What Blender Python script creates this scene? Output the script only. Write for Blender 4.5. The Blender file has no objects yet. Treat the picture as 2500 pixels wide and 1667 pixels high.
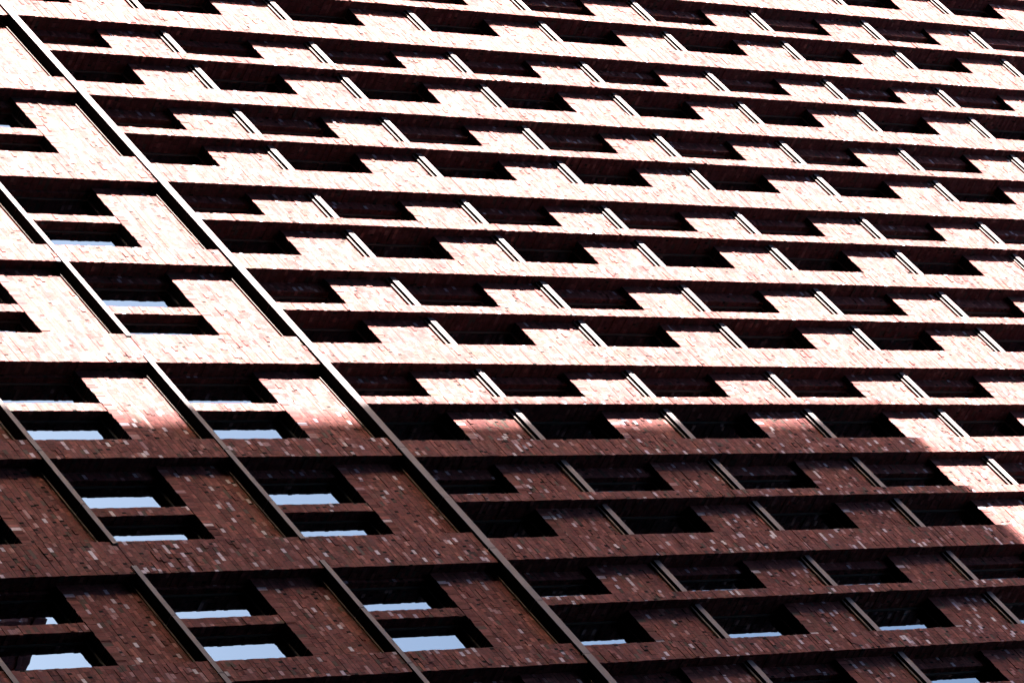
import bpy, bmesh, math, random
from mathutils import Vector, Matrix
random.seed(7)
C = bpy.context.scene.collection
K = 1.1                 # metres per survey unit
U0 = 40.1               # height of the survey origin above the ground (units)
def W(s, y, u): return (s*K, y*K, (u+U0)*K)

# ------------------------------------------------------------------ materials
def newmat(name):
    m = bpy.data.materials.new(name); m.use_nodes = True
    nt = m.node_tree; nt.nodes.clear()
    out = nt.nodes.new('ShaderNodeOutputMaterial'); b = nt.nodes.new('ShaderNodeBsdfPrincipled')
    nt.links.new(b.outputs[0], out.inputs[0])
    return m, nt, b
class NT:
    def __init__(s, nt): s.nt = nt
    def link(s, a, b): s.nt.links.new(a, b)
    def math(s, op, a, b=None, c=None, clamp=False):
        n = s.nt.nodes.new('ShaderNodeMath'); n.operation = op; n.use_clamp = clamp
        for i, v in enumerate((a, b, c)):
            if v is None: continue
            if isinstance(v, (int, float)): n.inputs[i].default_value = v
            else: s.link(v, n.inputs[i])
        return n.outputs[0]
    def comb(s, x, y, z=0.0):
        n = s.nt.nodes.new('ShaderNodeCombineXYZ')
        for i, v in enumerate((x, y, z)):
            if isinstance(v, (int, float)): n.inputs[i].default_value = v
            else: s.link(v, n.inputs[i])
        return n.outputs[0]
    def wn(s, v):
        n = s.nt.nodes.new('ShaderNodeTexWhiteNoise'); n.noise_dimensions = '3D'; s.link(v, n.inputs['Vector'])
        return n.outputs['Value'], n.outputs['Color']
    def noise(s, v, scale, detail=3.0, rough=0.55):
        n = s.nt.nodes.new('ShaderNodeTexNoise'); n.inputs['Scale'].default_value = scale
        n.inputs['Detail'].default_value = detail; n.inputs['Roughness'].default_value = rough
        s.link(v, n.inputs['Vector']); return n.outputs['Fac'], n.outputs['Color']
    def ramp(s, fac, stops, interp='LINEAR'):
        n = s.nt.nodes.new('ShaderNodeValToRGB'); n.color_ramp.interpolation = interp
        e = n.color_ramp.elements
        while len(e) > 1: e.remove(e[-1])
        e[0].position = stops[0][0]; e[0].color = (*stops[0][1], 1)
        for p, c in stops[1:]:
            x = e.new(p); x.color = (*c, 1)
        s.link(fac, n.inputs[0]); return n.outputs[0]
    def mix(s, fac, a, b, mode='MIX'):
        n = s.nt.nodes.new('ShaderNodeMix'); n.data_type = 'RGBA'; n.blend_type = mode
        if isinstance(fac, (int, float)): n.inputs[0].default_value = fac
        else: s.link(fac, n.inputs[0])
        for i, v in ((6, a), (7, b)):
            if isinstance(v, tuple): n.inputs[i].default_value = (*v, 1)
            else: s.link(v, n.inputs[i])
        return n.outputs[2]

H = 0.0636*K            # one course of brick
def brick_mat(name, soldier=False):
    m, nt, b = newmat(name); g = NT(nt)
    geo = nt.nodes.new('ShaderNodeNewGeometry')
    sp = nt.nodes.new('ShaderNodeSeparateXYZ'); g.link(geo.outputs['Position'], sp.inputs[0])
    X, Y, Z = sp.outputs
    along = g.math('ADD', g.math('ADD', X, Y), 300.0)
    if soldier:
        r, a = g.math('DIVIDE', along, H), g.math('DIVIDE', Z, 0.23)
    else:
        r, a = g.math('DIVIDE', g.math('ADD', Z, 0.0), H), g.math('DIVIDE', along, 0.20)
    row = g.math('FLOOR', r); fr = g.math('FRACT', r)
    if soldier:
        a2 = g.math('MULTIPLY', a, 0.0)
        f = g.math('ADD', a2, 0.5); ident = a2; rem = f
    else:
        off, _ = g.wn(g.comb(row, 3.7, 1.0))
        a2 = g.math('ADD', a, g.math('MULTIPLY', off, 1.0))
        pair = g.math('FLOOR', a2); fp = g.math('FRACT', a2)
        rnd, _ = g.wn(g.comb(pair, row, 9.0))
        head = g.math('GREATER_THAN', 0.90, rnd)          # 1 = two headers, 0 = one stretcher
        half = g.math('GREATER_THAN', fp, 0.5)
        hh = g.math('MULTIPLY', head, half)
        ident = g.math('ADD', g.math('MULTIPLY', pair, 2.0), hh)
        f = g.math('SUBTRACT', fp, g.math('MULTIPLY', hh, 0.5))
        ln = g.math('SUBTRACT', 1.0, g.math('MULTIPLY', head, 0.5))
        rem = g.math('SUBTRACT', ln, f)
    idv = g.comb(ident, row, 0.5)
    v1, c1 = g.wn(idv)
    v2, c2 = g.wn(g.comb(ident, row, 17.0))
    jl = g.math('MINIMUM', f, rem)                         # distance to perpend / 0.23
    perp = g.math('LESS_THAN', jl, 0.018)
    bed = g.math('LESS_THAN', g.math('MINIMUM', fr, g.math('SUBTRACT', 1.0, fr)), 0.055)
    joint = g.math('MAXIMUM', perp, bed)
    nx = nt.nodes.new('ShaderNodeSeparateXYZ'); g.link(geo.outputs['True Normal'], nx.inputs[0])
    side = g.math('GREATER_THAN', g.math('ABSOLUTE', nx.outputs[0]), 0.5)      # reveals are laid with plainer bricks
    vc = g.math('MULTIPLY', v1, g.math('SUBTRACT', 1.0, g.math('MULTIPLY', side, 0.12)))
    col = g.ramp(vc, [(0.0, (.150, .046, .043)), (.14, (.190, .056, .053)), (.40, (.212, .061, .057)),
                      (.58, (.175, .060, .052)), (.67, (.105, .064, .054)), (.71, (.230, .070, .063)),
                      (.81, (.29, .092, .080)), (.915, (.38, .170, .165)), (.962, (.60, .46, .53))], 'CONSTANT')
    pos = geo.outputs['Position']
    st = nt.nodes.new('ShaderNodeVectorMath'); st.operation = 'MULTIPLY'; g.link(pos, st.inputs[0])
    st.inputs[1].default_value = (1.0, 1.0, 1.6)
    n1, nc = g.noise(st.outputs[0], 1.3, 4)
    big = g.ramp(n1, [(.3, (.80, .72, .78)), (.5, (1.0, .98, .98)), (.7, (1.12, 1.22, 1.10))])
    col = g.mix(1.0, col, big, 'MULTIPLY')
    n2, _ = g.noise(pos, 38, 4, .65)
    fine = g.ramp(n2, [(.3, (.78, .78, .78)), (.7, (1.2, 1.2, 1.2))])
    col = g.mix(1.0, col, fine, 'MULTIPLY')
    col = g.mix(g.math('MULTIPLY', joint, 0.8), col, (.10, .052, .047))
    dperp = g.math('MULTIPLY', g.math('LESS_THAN', jl, 0.035), g.math('GREATER_THAN', v2, 0.72))
    col = g.mix(g.math('MULTIPLY', dperp, 0.8), col, (.018, .013, .011))
    # open perpends: short dark slots left between bricks
    hole = g.math('MULTIPLY', g.math('LESS_THAN', f, 0.18), g.math('GREATER_THAN', v2, 0.962))
    if not soldier: col = g.mix(hole, col, (.008, .004, .003))
    g.link(col, b.inputs['Base Color'])
    b.inputs['Specular IOR Level'].default_value = .15
    gl = g.math('GREATER_THAN', v1, 0.925)
    g.link(g.math('SUBTRACT', 0.82, g.math('MULTIPLY', gl, 0.35)), b.inputs['Roughness'])
    # relief: each brick sits at its own depth and slightly askew
    hgt = g.math('MULTIPLY', g.math('SUBTRACT', 1.0, joint), g.math('ADD', 0.6, g.math('MULTIPLY', v2, 0.5)))
    hgt = g.math('ADD', hgt, g.math('MULTIPLY', n2, 0.5))
    tilt = nt.nodes.new('ShaderNodeVectorMath'); tilt.operation = 'SUBTRACT'; g.link(c2, tilt.inputs[0]); tilt.inputs[1].default_value = (.5, .5, .5)
    sc = nt.nodes.new('ShaderNodeVectorMath'); sc.operation = 'SCALE'; g.link(tilt.outputs[0], sc.inputs[0]); sc.inputs['Scale'].default_value = 0.28
    ad = nt.nodes.new('ShaderNodeVectorMath'); ad.operation = 'ADD'; g.link(geo.outputs['Normal'], ad.inputs[0]); g.link(sc.outputs[0], ad.inputs[1])
    nm = nt.nodes.new('ShaderNodeVectorMath'); nm.operation = 'NORMALIZE'; g.link(ad.outputs[0], nm.inputs[0])
    bp = nt.nodes.new('ShaderNodeBump'); bp.inputs['Strength'].default_value = 0.55; bp.inputs['Distance'].default_value = 0.008
    g.link(hgt, bp.inputs['Height']); g.link(nm.outputs[0], bp.inputs['Normal']); g.link(bp.outputs[0], b.inputs['Normal'])
    return m

def stone_mat():
    m, nt, b = newmat('sill_stone'); g = NT(nt)
    geo = nt.nodes.new('ShaderNodeNewGeometry')
    n1, _ = g.noise(geo.outputs['Position'], 3.0, 5); n2, _ = g.noise(geo.outputs['Position'], 120, 3)
    c = g.ramp(n1, [(.3, (.22, .155, .155)), (.7, (.30, .22, .225))])
    c = g.mix(1.0, c, g.ramp(n2, [(.3, (.85, .85, .85)), (.7, (1.15, 1.15, 1.15))]), 'MULTIPLY')
    g.link(c, b.inputs['Base Color']); b.inputs['Roughness'].default_value = .7
    return m
def plain(name, col, rough=.6, metal=0.0, ior=1.5, nscale=None):
    m, nt, b = newmat(name); g = NT(nt)
    b.inputs['Roughness'].default_value = rough; b.inputs['Metallic'].default_value = metal; b.inputs['IOR'].default_value = ior
    geo = nt.nodes.new('ShaderNodeNewGeometry')
    n, _ = g.noise(geo.outputs['Position'], nscale or 4.0, 4)
    c = g.ramp(n, [(.3, tuple(x*.85 for x in col)), (.7, tuple(x*1.15 for x in col))])
    g.link(c, b.inputs['Base Color'])
    return m
def glass_mat():
    # solar-control glazing seen from outside: a dark mirror
    m, nt, b = newmat('coated_glass'); g = NT(nt)
    b.inputs['Base Color'].default_value = (.28, .335, .37, 1); b.inputs['Metallic'].default_value = 1.0
    b.inputs['Roughness'].default_value = .0
    geo = nt.nodes.new('ShaderNodeNewGeometry')
    n, _ = g.noise(geo.outputs['Position'], .9, 2)
    bp = nt.nodes.new('ShaderNodeBump'); bp.inputs['Strength'].default_value = .12; bp.inputs['Distance'].default_value = .01
    g.link(n, bp.inputs['Height']); g.link(bp.outputs[0], b.inputs['Normal'])
    return m
BR = brick_mat('hand_laid_brick'); SO = brick_mat('soldier_brick', True); ST = stone_mat()
GL = glass_mat(); FR = plain('frame_paint', (.010, .009, .010), .8)
FL = plain('flashing_metal', (.15, .105, .095), .8)
DK = plain('shadow_gap', (.02, .015, .014), .9)
UN = plain('shade_underside', (.006, .005, .005), .95); UN.node_tree.nodes['Principled BSDF'].inputs['Specular IOR Level'].default_value = .05  # near-black undersides: shade painted into the colour below sills, band and lintels

# ------------------------------------------------------------------ mesh helpers
def mesh_obj(name, bm, mats, parent=None):
    me = bpy.data.meshes.new(name); bm.to_mesh(me); bm.free()
    for m in (mats if isinstance(mats, (list, tuple)) else [mats]): me.materials.append(m)
    o = bpy.data.objects.new(name, me); C.objects.link(o)
    if parent is not None: o.parent = parent
    return o
def box(bm, s0, s1, y0, y1, u0, u1, mi=0, bot=None):
    v = [bm.verts.new(W(s, y, u)) for u in (u0, u1) for y in (y0, y1) for s in (s0, s1)]
    for q in ((0,1,5,4), (2,6,7,3), (0,4,6,2), (1,3,7,5), (4,5,7,6), (0,2,3,1)):
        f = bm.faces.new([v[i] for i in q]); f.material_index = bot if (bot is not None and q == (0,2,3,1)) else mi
h = 0.0636
def snap(u): return round((u+U0)/h)*h - U0          # onto a bed joint
def courses(bm, s0, s1, y0, y1, u0, u1, js=.0045, jy=.0035, mi=0, left=True, right=True):
    """brickwork laid course by course: every course ends and projects a little differently"""
    u = u0
    while u < u1 - 1e-6:
        nx = snap(u + h)
        if nx - u < h*.4: nx += h
        nx = min(nx, u1)
        a = s0 + (random.uniform(-js, js) if left else 0); b = s1 + (random.uniform(-js, js) if right else 0)
        c = y0 + random.uniform(-jy, jy)
        if random.random() < .06: b += js; c -= jy*.6
        box(bm, a, b, c, y1, u, nx, mi)
        for _ in range(int((b-a)/.35 + random.random())):
            if random.random() < .16 and nx-u > .05 and b-a > .15:
                L = random.choice((.095, .095, .19)); L = min(L, b-a-.02); x = random.uniform(a+.01, b-L-.01)
                box(bm, x, x+L, c-random.uniform(.004, .010), c+.004, u+.003, nx-.003, mi)
        u = nx
def soldiers(bm, s0, s1, y0, y1, u0, u1, ju=.006, jy=.004):
    n = max(1, round((s1-s0)/h)); w = (s1-s0)/n
    for i in range(n):
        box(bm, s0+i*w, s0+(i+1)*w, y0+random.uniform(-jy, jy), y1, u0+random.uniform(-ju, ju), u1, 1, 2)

# ------------------------------------------------------------------ survey of the facade
M = 2.249
def cen(j): return -2.08 - M*j
def halfR(j): return .236 if j % 2 == 0 else .185
def halfL(j): return .325 if j % 2 == 0 else .20
JS = list(range(-3, 10))
TH = .085                                            # half width of the slender piers
def mid(j): return cen(j) - M/2                      # slender pier between j and j+1
linR = lambda c: 3.016*c + .21
silR = lambda c: 3.016*c - 1.47
linL = lambda c: 3.05*c + .27
silL = lambda c: 3.05*c - 1.525
UTOP, UBOT = 34.0, -14.5
PR, PL = .148, .11                                   # depth of the spandrel plane
BAND0, BAND1 = 1.43, 1.562
FR_L = -.035                                         # face of the broad lower piers

tower = bpy.data.objects.new('brick_tower', None); C.objects.link(tower)
tower.location = (0, 0, 0)
tower['label'] = 'red brick tower with deep paired windows, its upper storeys in full sun'
tower['category'] = 'building'

# camera model, only to rank how large each element shows
CAM = Vector(W(32.0235, -27.224, -38.6506))
RT = Vector((.55007662, -.40209856, .73193747)); DN = Vector((.5809807, .81384998, .01047085)); FW = Vector((-.59989761, .41948177, .68129134))
FPX = 10859.04
def pix(s, y, u):
    d = Vector(W(s, y, u)) - CAM; k = FPX/d.dot(FW)
    return 1250 + d.dot(RT)*k, 833.5 + d.dot(DN)*k
def inframe(s0, s1, y, u0, u1):
    P = [pix(s, y, u) for s in (s0, s1) for u in (u0, u1)]
    xs = [p[0] for p in P]; ys = [p[1] for p in P]
    return max(xs) > 0 and min(xs) < 2500 and max(ys) > 0 and min(ys) < 1667
def size(s, u): return (Vector(W(s, 0, u)) - CAM).length

# cells: (zone, left edge, right edge, pier centre side ...)
wins, spans, sills = [], [], []
E_R, E_L = .41, .38
FLR, FLL = .235, .19      # depth of the brick flanks beside the broad piers
for j in JS[:-1]:
    t = mid(j)
    # window A sits right of the slender pier (towards pier j), B left of it (towards pier j+1)
    for c in range(1, 12):
        for (a, b, la, lb) in ((t+TH, cen(j)-E_R, t+TH, cen(j)-halfR(j)), (cen(j+1)+E_R, t-TH, cen(j+1)+halfR(j+1), t-TH)):
            wins.append(('R', a, b, silR(c), linR(c)))
            spans.append(('R', la, lb, a, b, linR(c), silR(c+1)-.105, linR(c+1), j))
            if c > 1: sills.append(('R', la, lb, silR(c), j))
    for c in range(-3, 1):
        for (a, b) in ((t+TH, cen(j)-E_L), (cen(j+1)+E_L, t-TH)):
            wins.append(('L', a, b, silL(c), linL(c)))
        spans.append(('L', cen(j+1)+halfL(j+1), cen(j)-halfL(j), 0, 0, linL(c), BAND0 if c == 0 else silL(c+1)-.085, linL(c+1), j))

# ---- body of the tower behind the facade
bm = bmesh.new()
SL, SRt = cen(JS[-1]) - .236, cen(JS[0]) + .236
box(bm, SL-2.5, SRt+2.5, .46, 16, -U0, UTOP+.6)
box(bm, SL-2.5, SL-.02, 0.0, .458, -U0, UTOP+.6); box(bm, SRt+.10, SRt+2.5, 0.0, .458, -U0, UTOP+.6)
box(bm, SL-.015, SRt+.095, -.03, .455, -U0, UBOT-.01)
box(bm, SL-.015, SRt+.095, .02, .455, UTOP+.01, UTOP+.6)
mesh_obj('tower_wall', bm, BR, tower)

# ---- piers
def add_pier(name, label, s0, s1, y0, u0, u1, joints=()):
    bm = bmesh.new()
    cuts = [u0] + [x for x in joints if u0 < x < u1] + [u1]
    for i in range(len(cuts)-1):
        lo = cuts[i] + (.006 if i else 0); hi = cuts[i+1] - (.006 if i < len(cuts)-2 else 0)
        courses(bm, s0, s1, y0, .45, lo, hi)
        if i < len(cuts)-2: box(bm, s0+.012, s1-.012, y0+.03, .44, hi+.0005, cuts[i+1]+.0055, 1)
    o = mesh_obj(name, bm, [BR, DK], tower)
    if label: o['label'] = label
for j in JS:
    c = cen(j)
    jr = [silR(k)-.02 for k in range(2, 12)] if j % 2 == 0 else []
    add_pier('brick_pier', 'broad brick pier' if j % 2 == 0 else 'medium brick pier', c-halfR(j), c+halfR(j), 0.0, BAND1+.001, UTOP, jr)
    jl = [silL(k)-.02 for k in range(-4, 1)] if j % 2 == 0 else []
    add_pier('brick_pier', 'broad brick pier below the long stone band' if j % 2 == 0 else 'medium brick pier below the long stone band', c-halfL(j), c+halfL(j), FR_L, UBOT, BAND0-.001, jl)
for j in JS[:-1]:
    t = mid(j)
    add_pier('brick_pier', 'slender brick pier between paired windows', t-TH, t+TH, 0.0, BAND1+.001, UTOP)
    for c in range(-3, 1):
        if not inframe(t-TH, t+TH, .1, silL(c), linL(c)) and c != -3: pass
        bm = bmesh.new()
        courses(bm, t-TH, t+TH, .122, .45, silL(c)+.001, linL(c)-.004)
        mesh_obj('mullion_pier', bm, BR, tower)['label'] = 'short slender brick pier dividing one opening'

# ---- spandrels
def span_geo(bm, sp):
    z, s0, s1, a, b, u0, u1, u2, j = sp
    P = PR if z == 'R' else PL
    sold = .155
    if z == 'R':
        soldiers(bm, s0+.001, s1-.001, P, .45, u0, u0+sold)
        courses(bm, s0+.001, s1-.001, P, .45, u0+sold, u1, left=False, right=False, jy=.0025)
        # flank beside the window above, in the same plane
        if a - s0 > .05: courses(bm, s0+.001, a, FLR, .45, u1, u2, left=False, jy=.0025)
        if s1 - b > .05: courses(bm, b, s1-.001, FLR, .45, u1, u2, right=False, jy=.0025)
    else:
        soldiers(bm, s0+.001, s1-.001, P, .45, u0, u0+sold)
        courses(bm, s0+.001, s1-.001, P, .45, u0+sold, u1, left=False, right=False, jy=.0025)
        if u2 < BAND0:
            courses(bm, s0+.001, cen(j+1)+E_L, FLL, .45, u1, u2, left=False, jy=.0025)
            courses(bm, cen(j)-E_L, s1-.001, FLL, .45, u1, u2, right=False, jy=.0025)
    return bm
# flanks of the lowest right-zone windows (above the stone band) belong to the first spandrel below them
for j in JS[:-1]:
    for (a, b, la, lb) in ((mid(j)+TH, cen(j)-E_R, mid(j)+TH, cen(j)-halfR(j)), (cen(j+1)+E_R, mid(j)-TH, cen(j+1)+halfR(j+1), mid(j)-TH)):
        bm = bmesh.new()
        if a - la > .05: courses(bm, la+.001, a, FLR, .45, BAND1+.001, linR(1), left=False, jy=.0025)
        else: courses(bm, b, lb-.001, FLR, .45, BAND1+.001, linR(1), right=False, jy=.0025)
        mesh_obj('brick_return', bm, BR, tower)

def win_geo(bm, w, part):
    z, a, b, u0, u1 = w
    D = .33 if z == 'R' else .285
    if part == 'frame':
        t = .035
        for q in ((a+.001, b-.001, u0+.001, u0+t), (a+.001, b-.001, u1-t, u1-.001), (a+.001, a+t, u0+t+.0005, u1-t-.0005), (b-t, b-.001, u0+t+.0005, u1-t-.0005)):
            box(bm, q[0], q[1], D-.012, .44, q[2], q[3])
    else:
        box(bm, a+.034, b-.034, D, D+.02, u0+.034, u1-.034, 1 if part == 'pane1' else 0)
def sill_geo(bm, sl):
    z, s0, s1, u, j = sl
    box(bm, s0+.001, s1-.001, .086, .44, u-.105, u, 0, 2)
    # metal drip flashing standing just clear of the spandrel below
    bend = random.uniform(-.003, .003)
    box(bm, s0+.004, s1-.004, .117, .143, u-.165+bend, u-.135+bend, 1)

def place(items, key, name, build, cap=100):
    vis = [i for i in items if key(i)[0]]
    vis.sort(key=lambda i: key(i)[1])
    return vis[:cap], vis[cap:], [i for i in items if not key(i)[0]]
def kw(w): return inframe(w[1], w[2], .1, w[3], w[4]), size(w[1], w[3])
ind, rest, off = place(wins, kw, 'window', None)
for w in ind:
    bm = bmesh.new(); win_geo(bm, w, 'frame'); f = mesh_obj('window', bm, FR, tower)
    bm = bmesh.new(); win_geo(bm, w, 'pane'); mesh_obj('pane', bm, GL, f)
bm = bmesh.new()
for w in rest + off: win_geo(bm, w, 'frame'); win_geo(bm, w, 'pane1')
o = mesh_obj('window', bm, [FR, GL], tower); o['kind'] = 'stuff'
def ks(sp): return inframe(sp[1], sp[2], .1, sp[5], sp[7]), size(sp[1], sp[5])
ind, rest, off = place(spans, ks, 'spandrel', None)
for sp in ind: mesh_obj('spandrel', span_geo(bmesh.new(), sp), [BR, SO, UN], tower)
bm = bmesh.new()
for sp in rest + off: span_geo(bm, sp)
o = mesh_obj('spandrel', bm, [BR, SO, UN], tower); o['kind'] = 'stuff'

def kl(sl): return inframe(sl[1], sl[2], .1, sl[3]-.1, sl[3]), size(sl[1], sl[3])
ind, rest, off = place(sills, kl, 'sill', None)
for sl in ind:
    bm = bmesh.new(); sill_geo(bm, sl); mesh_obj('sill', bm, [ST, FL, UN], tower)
bm = bmesh.new()
for sl in rest + off: sill_geo(bm, sl)
o = mesh_obj('sill', bm, [ST, FL, UN], tower); o['kind'] = 'stuff'

# ---- long sills of the lower storeys: stone lengths butted end to end, one run between two broad piers
for j in JS:
    if j % 2 or j+2 not in JS: continue
    for c in range(-3, 1):
        st = [cen(j)-.26, mid(j)+.05, cen(j+1)+.05, mid(j+1)+.05, cen(j+2)+.18]
        bm = bmesh.new()
        for k in range(4):
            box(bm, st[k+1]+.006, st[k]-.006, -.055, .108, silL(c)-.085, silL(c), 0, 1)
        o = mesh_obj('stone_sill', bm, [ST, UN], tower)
        bm = bmesh.new()
        for jj in (j, j+1):
            box(bm, cen(jj+1)+halfL(jj+1)+.004, cen(jj)-halfL(jj)-.004, .085, .106, silL(c)-.140, silL(c)-.120)
            box(bm, cen(jj+1)+halfL(jj+1)+.001, cen(jj)-halfL(jj)-.001, .112, .44, silL(c)-.0845, silL(c)-.0005, 1)
        mesh_obj('flashing', bm, [FL, ST], o)
# ---- stone band
for j in JS[:-1]:
    for (a, b) in ((mid(j)+.06, cen(j)+.06), (cen(j+1)+.06, mid(j)+.06)):
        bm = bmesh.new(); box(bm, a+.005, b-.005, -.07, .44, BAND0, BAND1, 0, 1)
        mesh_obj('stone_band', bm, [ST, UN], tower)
bm = bmesh.new()
for j in JS[:-1]:
    s0, s1 = cen(j+1)+halfL(j+1), cen(j)-halfL(j)
    box(bm, s0+.004, s1-.004, .085, .106, BAND0-.065, BAND0-.045)
mesh_obj('flashing', bm, FL, tower)

# ------------------------------------------------------------------ neighbour whose shadow falls on the facade
nb = bpy.data.objects.new('brick_office_block', None); C.objects.link(nb)
nb['label'] = 'dark brick neighbouring block mirrored in the lowest left window panes'
nb['category'] = 'building'
s1, s2, ya, yb, ut = -31.72, -28.3, -22.0, -36.0, 20.15
bm = bmesh.new()
box(bm, s1, s2, yb, ya, -U0, ut-.35)
box(bm, s1-.05, s2+.05, yb-.05, ya+.05, ut-.349, ut)
mesh_obj('wall', bm, BR, nb)
bm = bmesh.new()
for k in range(16):
    u = ut - 3.2 - 3.4*k
    for a in (s1+.5, s1+1.75):
        box(bm, a, a+.7, ya-.001, ya+.03, u, u+1.7)
    for y in range(4):
        box(bm, s2-.001, s2+.03, ya-1.6-3.2*y-.9, ya-1.6-3.2*y, u, u+1.7)
mesh_obj('window', bm, GL, nb)['kind'] = 'stuff'

# added sky blockers: unseen dark blocks opposite and right, cutting skylight on the facade
def block(label, cat, s0, s1, y0, y1, u1, mat, face):
    e = bpy.data.objects.new('sky_blocker', None); C.objects.link(e); e['label'] = label; e['category'] = cat
    bm = bmesh.new(); box(bm, s0, s1, y0, y1, -U0, u1); box(bm, s0-.3, s1+.3, y0-.3, y1+.3, u1+.001, u1+.8)
    mesh_obj('wall', bm, mat, e)
    bm = bmesh.new()
    u = u1 - 2.6
    while u > -U0+1:
        if face == 'y': box(bm, s0+1, s1-1, y1-.01, y1+.05, u, u+1.4)
        else: box(bm, s0-.05, s0+.01, y0+1, y1-1, u, u+1.4)
        u -= 3.2
    mesh_obj('window', bm, DKG, e)['kind'] = 'stuff'
DKG = plain('sky_blocker_bands', (.006, .006, .008), .12)
DST = plain('sky_blocker_wall', (.03, .022, .02), .55, nscale=.5)
block('unseen dark block added across the street to cut skylight', 'building', -48, 75, -75, -45, 40, DST, 'y')
block('unseen low dark block added across the street to deepen shade on the lower storeys', 'building', -27, 75, -44, -34, 24, DST, 'y')
block('unseen dark tower added on the right to darken the window jambs', 'building', 42, 70, -58, 4, 95, DST, 'x')

# ------------------------------------------------------------------ ground
bm = bmesh.new()
vs = [bm.verts.new(p) for p in ((-600, -600, 0), (600, -600, 0), (600, 600, 0), (-600, 600, 0))]; bm.faces.new(vs)
g = mesh_obj('ground', bm, plain('asphalt', (.05, .05, .052), .9, nscale=.6)); g['kind'] = 'structure'

# ------------------------------------------------------------------ light
d = Vector((1.2, 1.0, -.358)).normalized()
el = math.asin(-d.z); az = math.atan2(-d.x, -d.y)     # bearing of the sun from +Y towards +X
sun = bpy.data.lights.new('sun', 'SUN'); sun.energy = SUN_E = 5.0; sun.angle = math.radians(.53); sun.color = (1.0, .995, .935)
so = bpy.data.objects.new('sun', sun); C.objects.link(so); so.rotation_euler = d.to_track_quat('-Z', 'Y').to_euler()
w = bpy.data.worlds.new('World'); bpy.context.scene.world = w; w.use_nodes = True
nt = w.node_tree; bg = nt.nodes['Background']
sky = nt.nodes.new('ShaderNodeTexSky'); sky.sky_type = 'NISHITA'; sky.sun_disc = False
sky.sun_elevation = el; sky.sun_rotation = az; sky.air_density = 0.62; sky.dust_density = 0.8; sky.ozone_density = 0.8; sky.altitude = 0
nt.links.new(sky.outputs[0], bg.inputs[0]); bg.inputs[1].default_value = .05

# ------------------------------------------------------------------ camera
cam = bpy.data.cameras.new('camera'); co = bpy.data.objects.new('camera', cam); C.objects.link(co)
cam.sensor_width = 36; cam.sensor_fit = 'HORIZONTAL'; cam.lens = FPX/2500*36; cam.clip_end = 2000; cam.clip_start = .5
R = Matrix((RT, -DN, -FW)).transposed().to_4x4()
co.matrix_world = Matrix.Translation(CAM) @ R
sc = bpy.context.scene; sc.camera = co
sc.view_settings.view_transform = 'Standard'; sc.view_settings.look = 'None'; sc.view_settings.exposure = 3.58; sc.view_settings.gamma = 1
sc.cycles.max_bounces = 5; sc.cycles.diffuse_bounces = 0
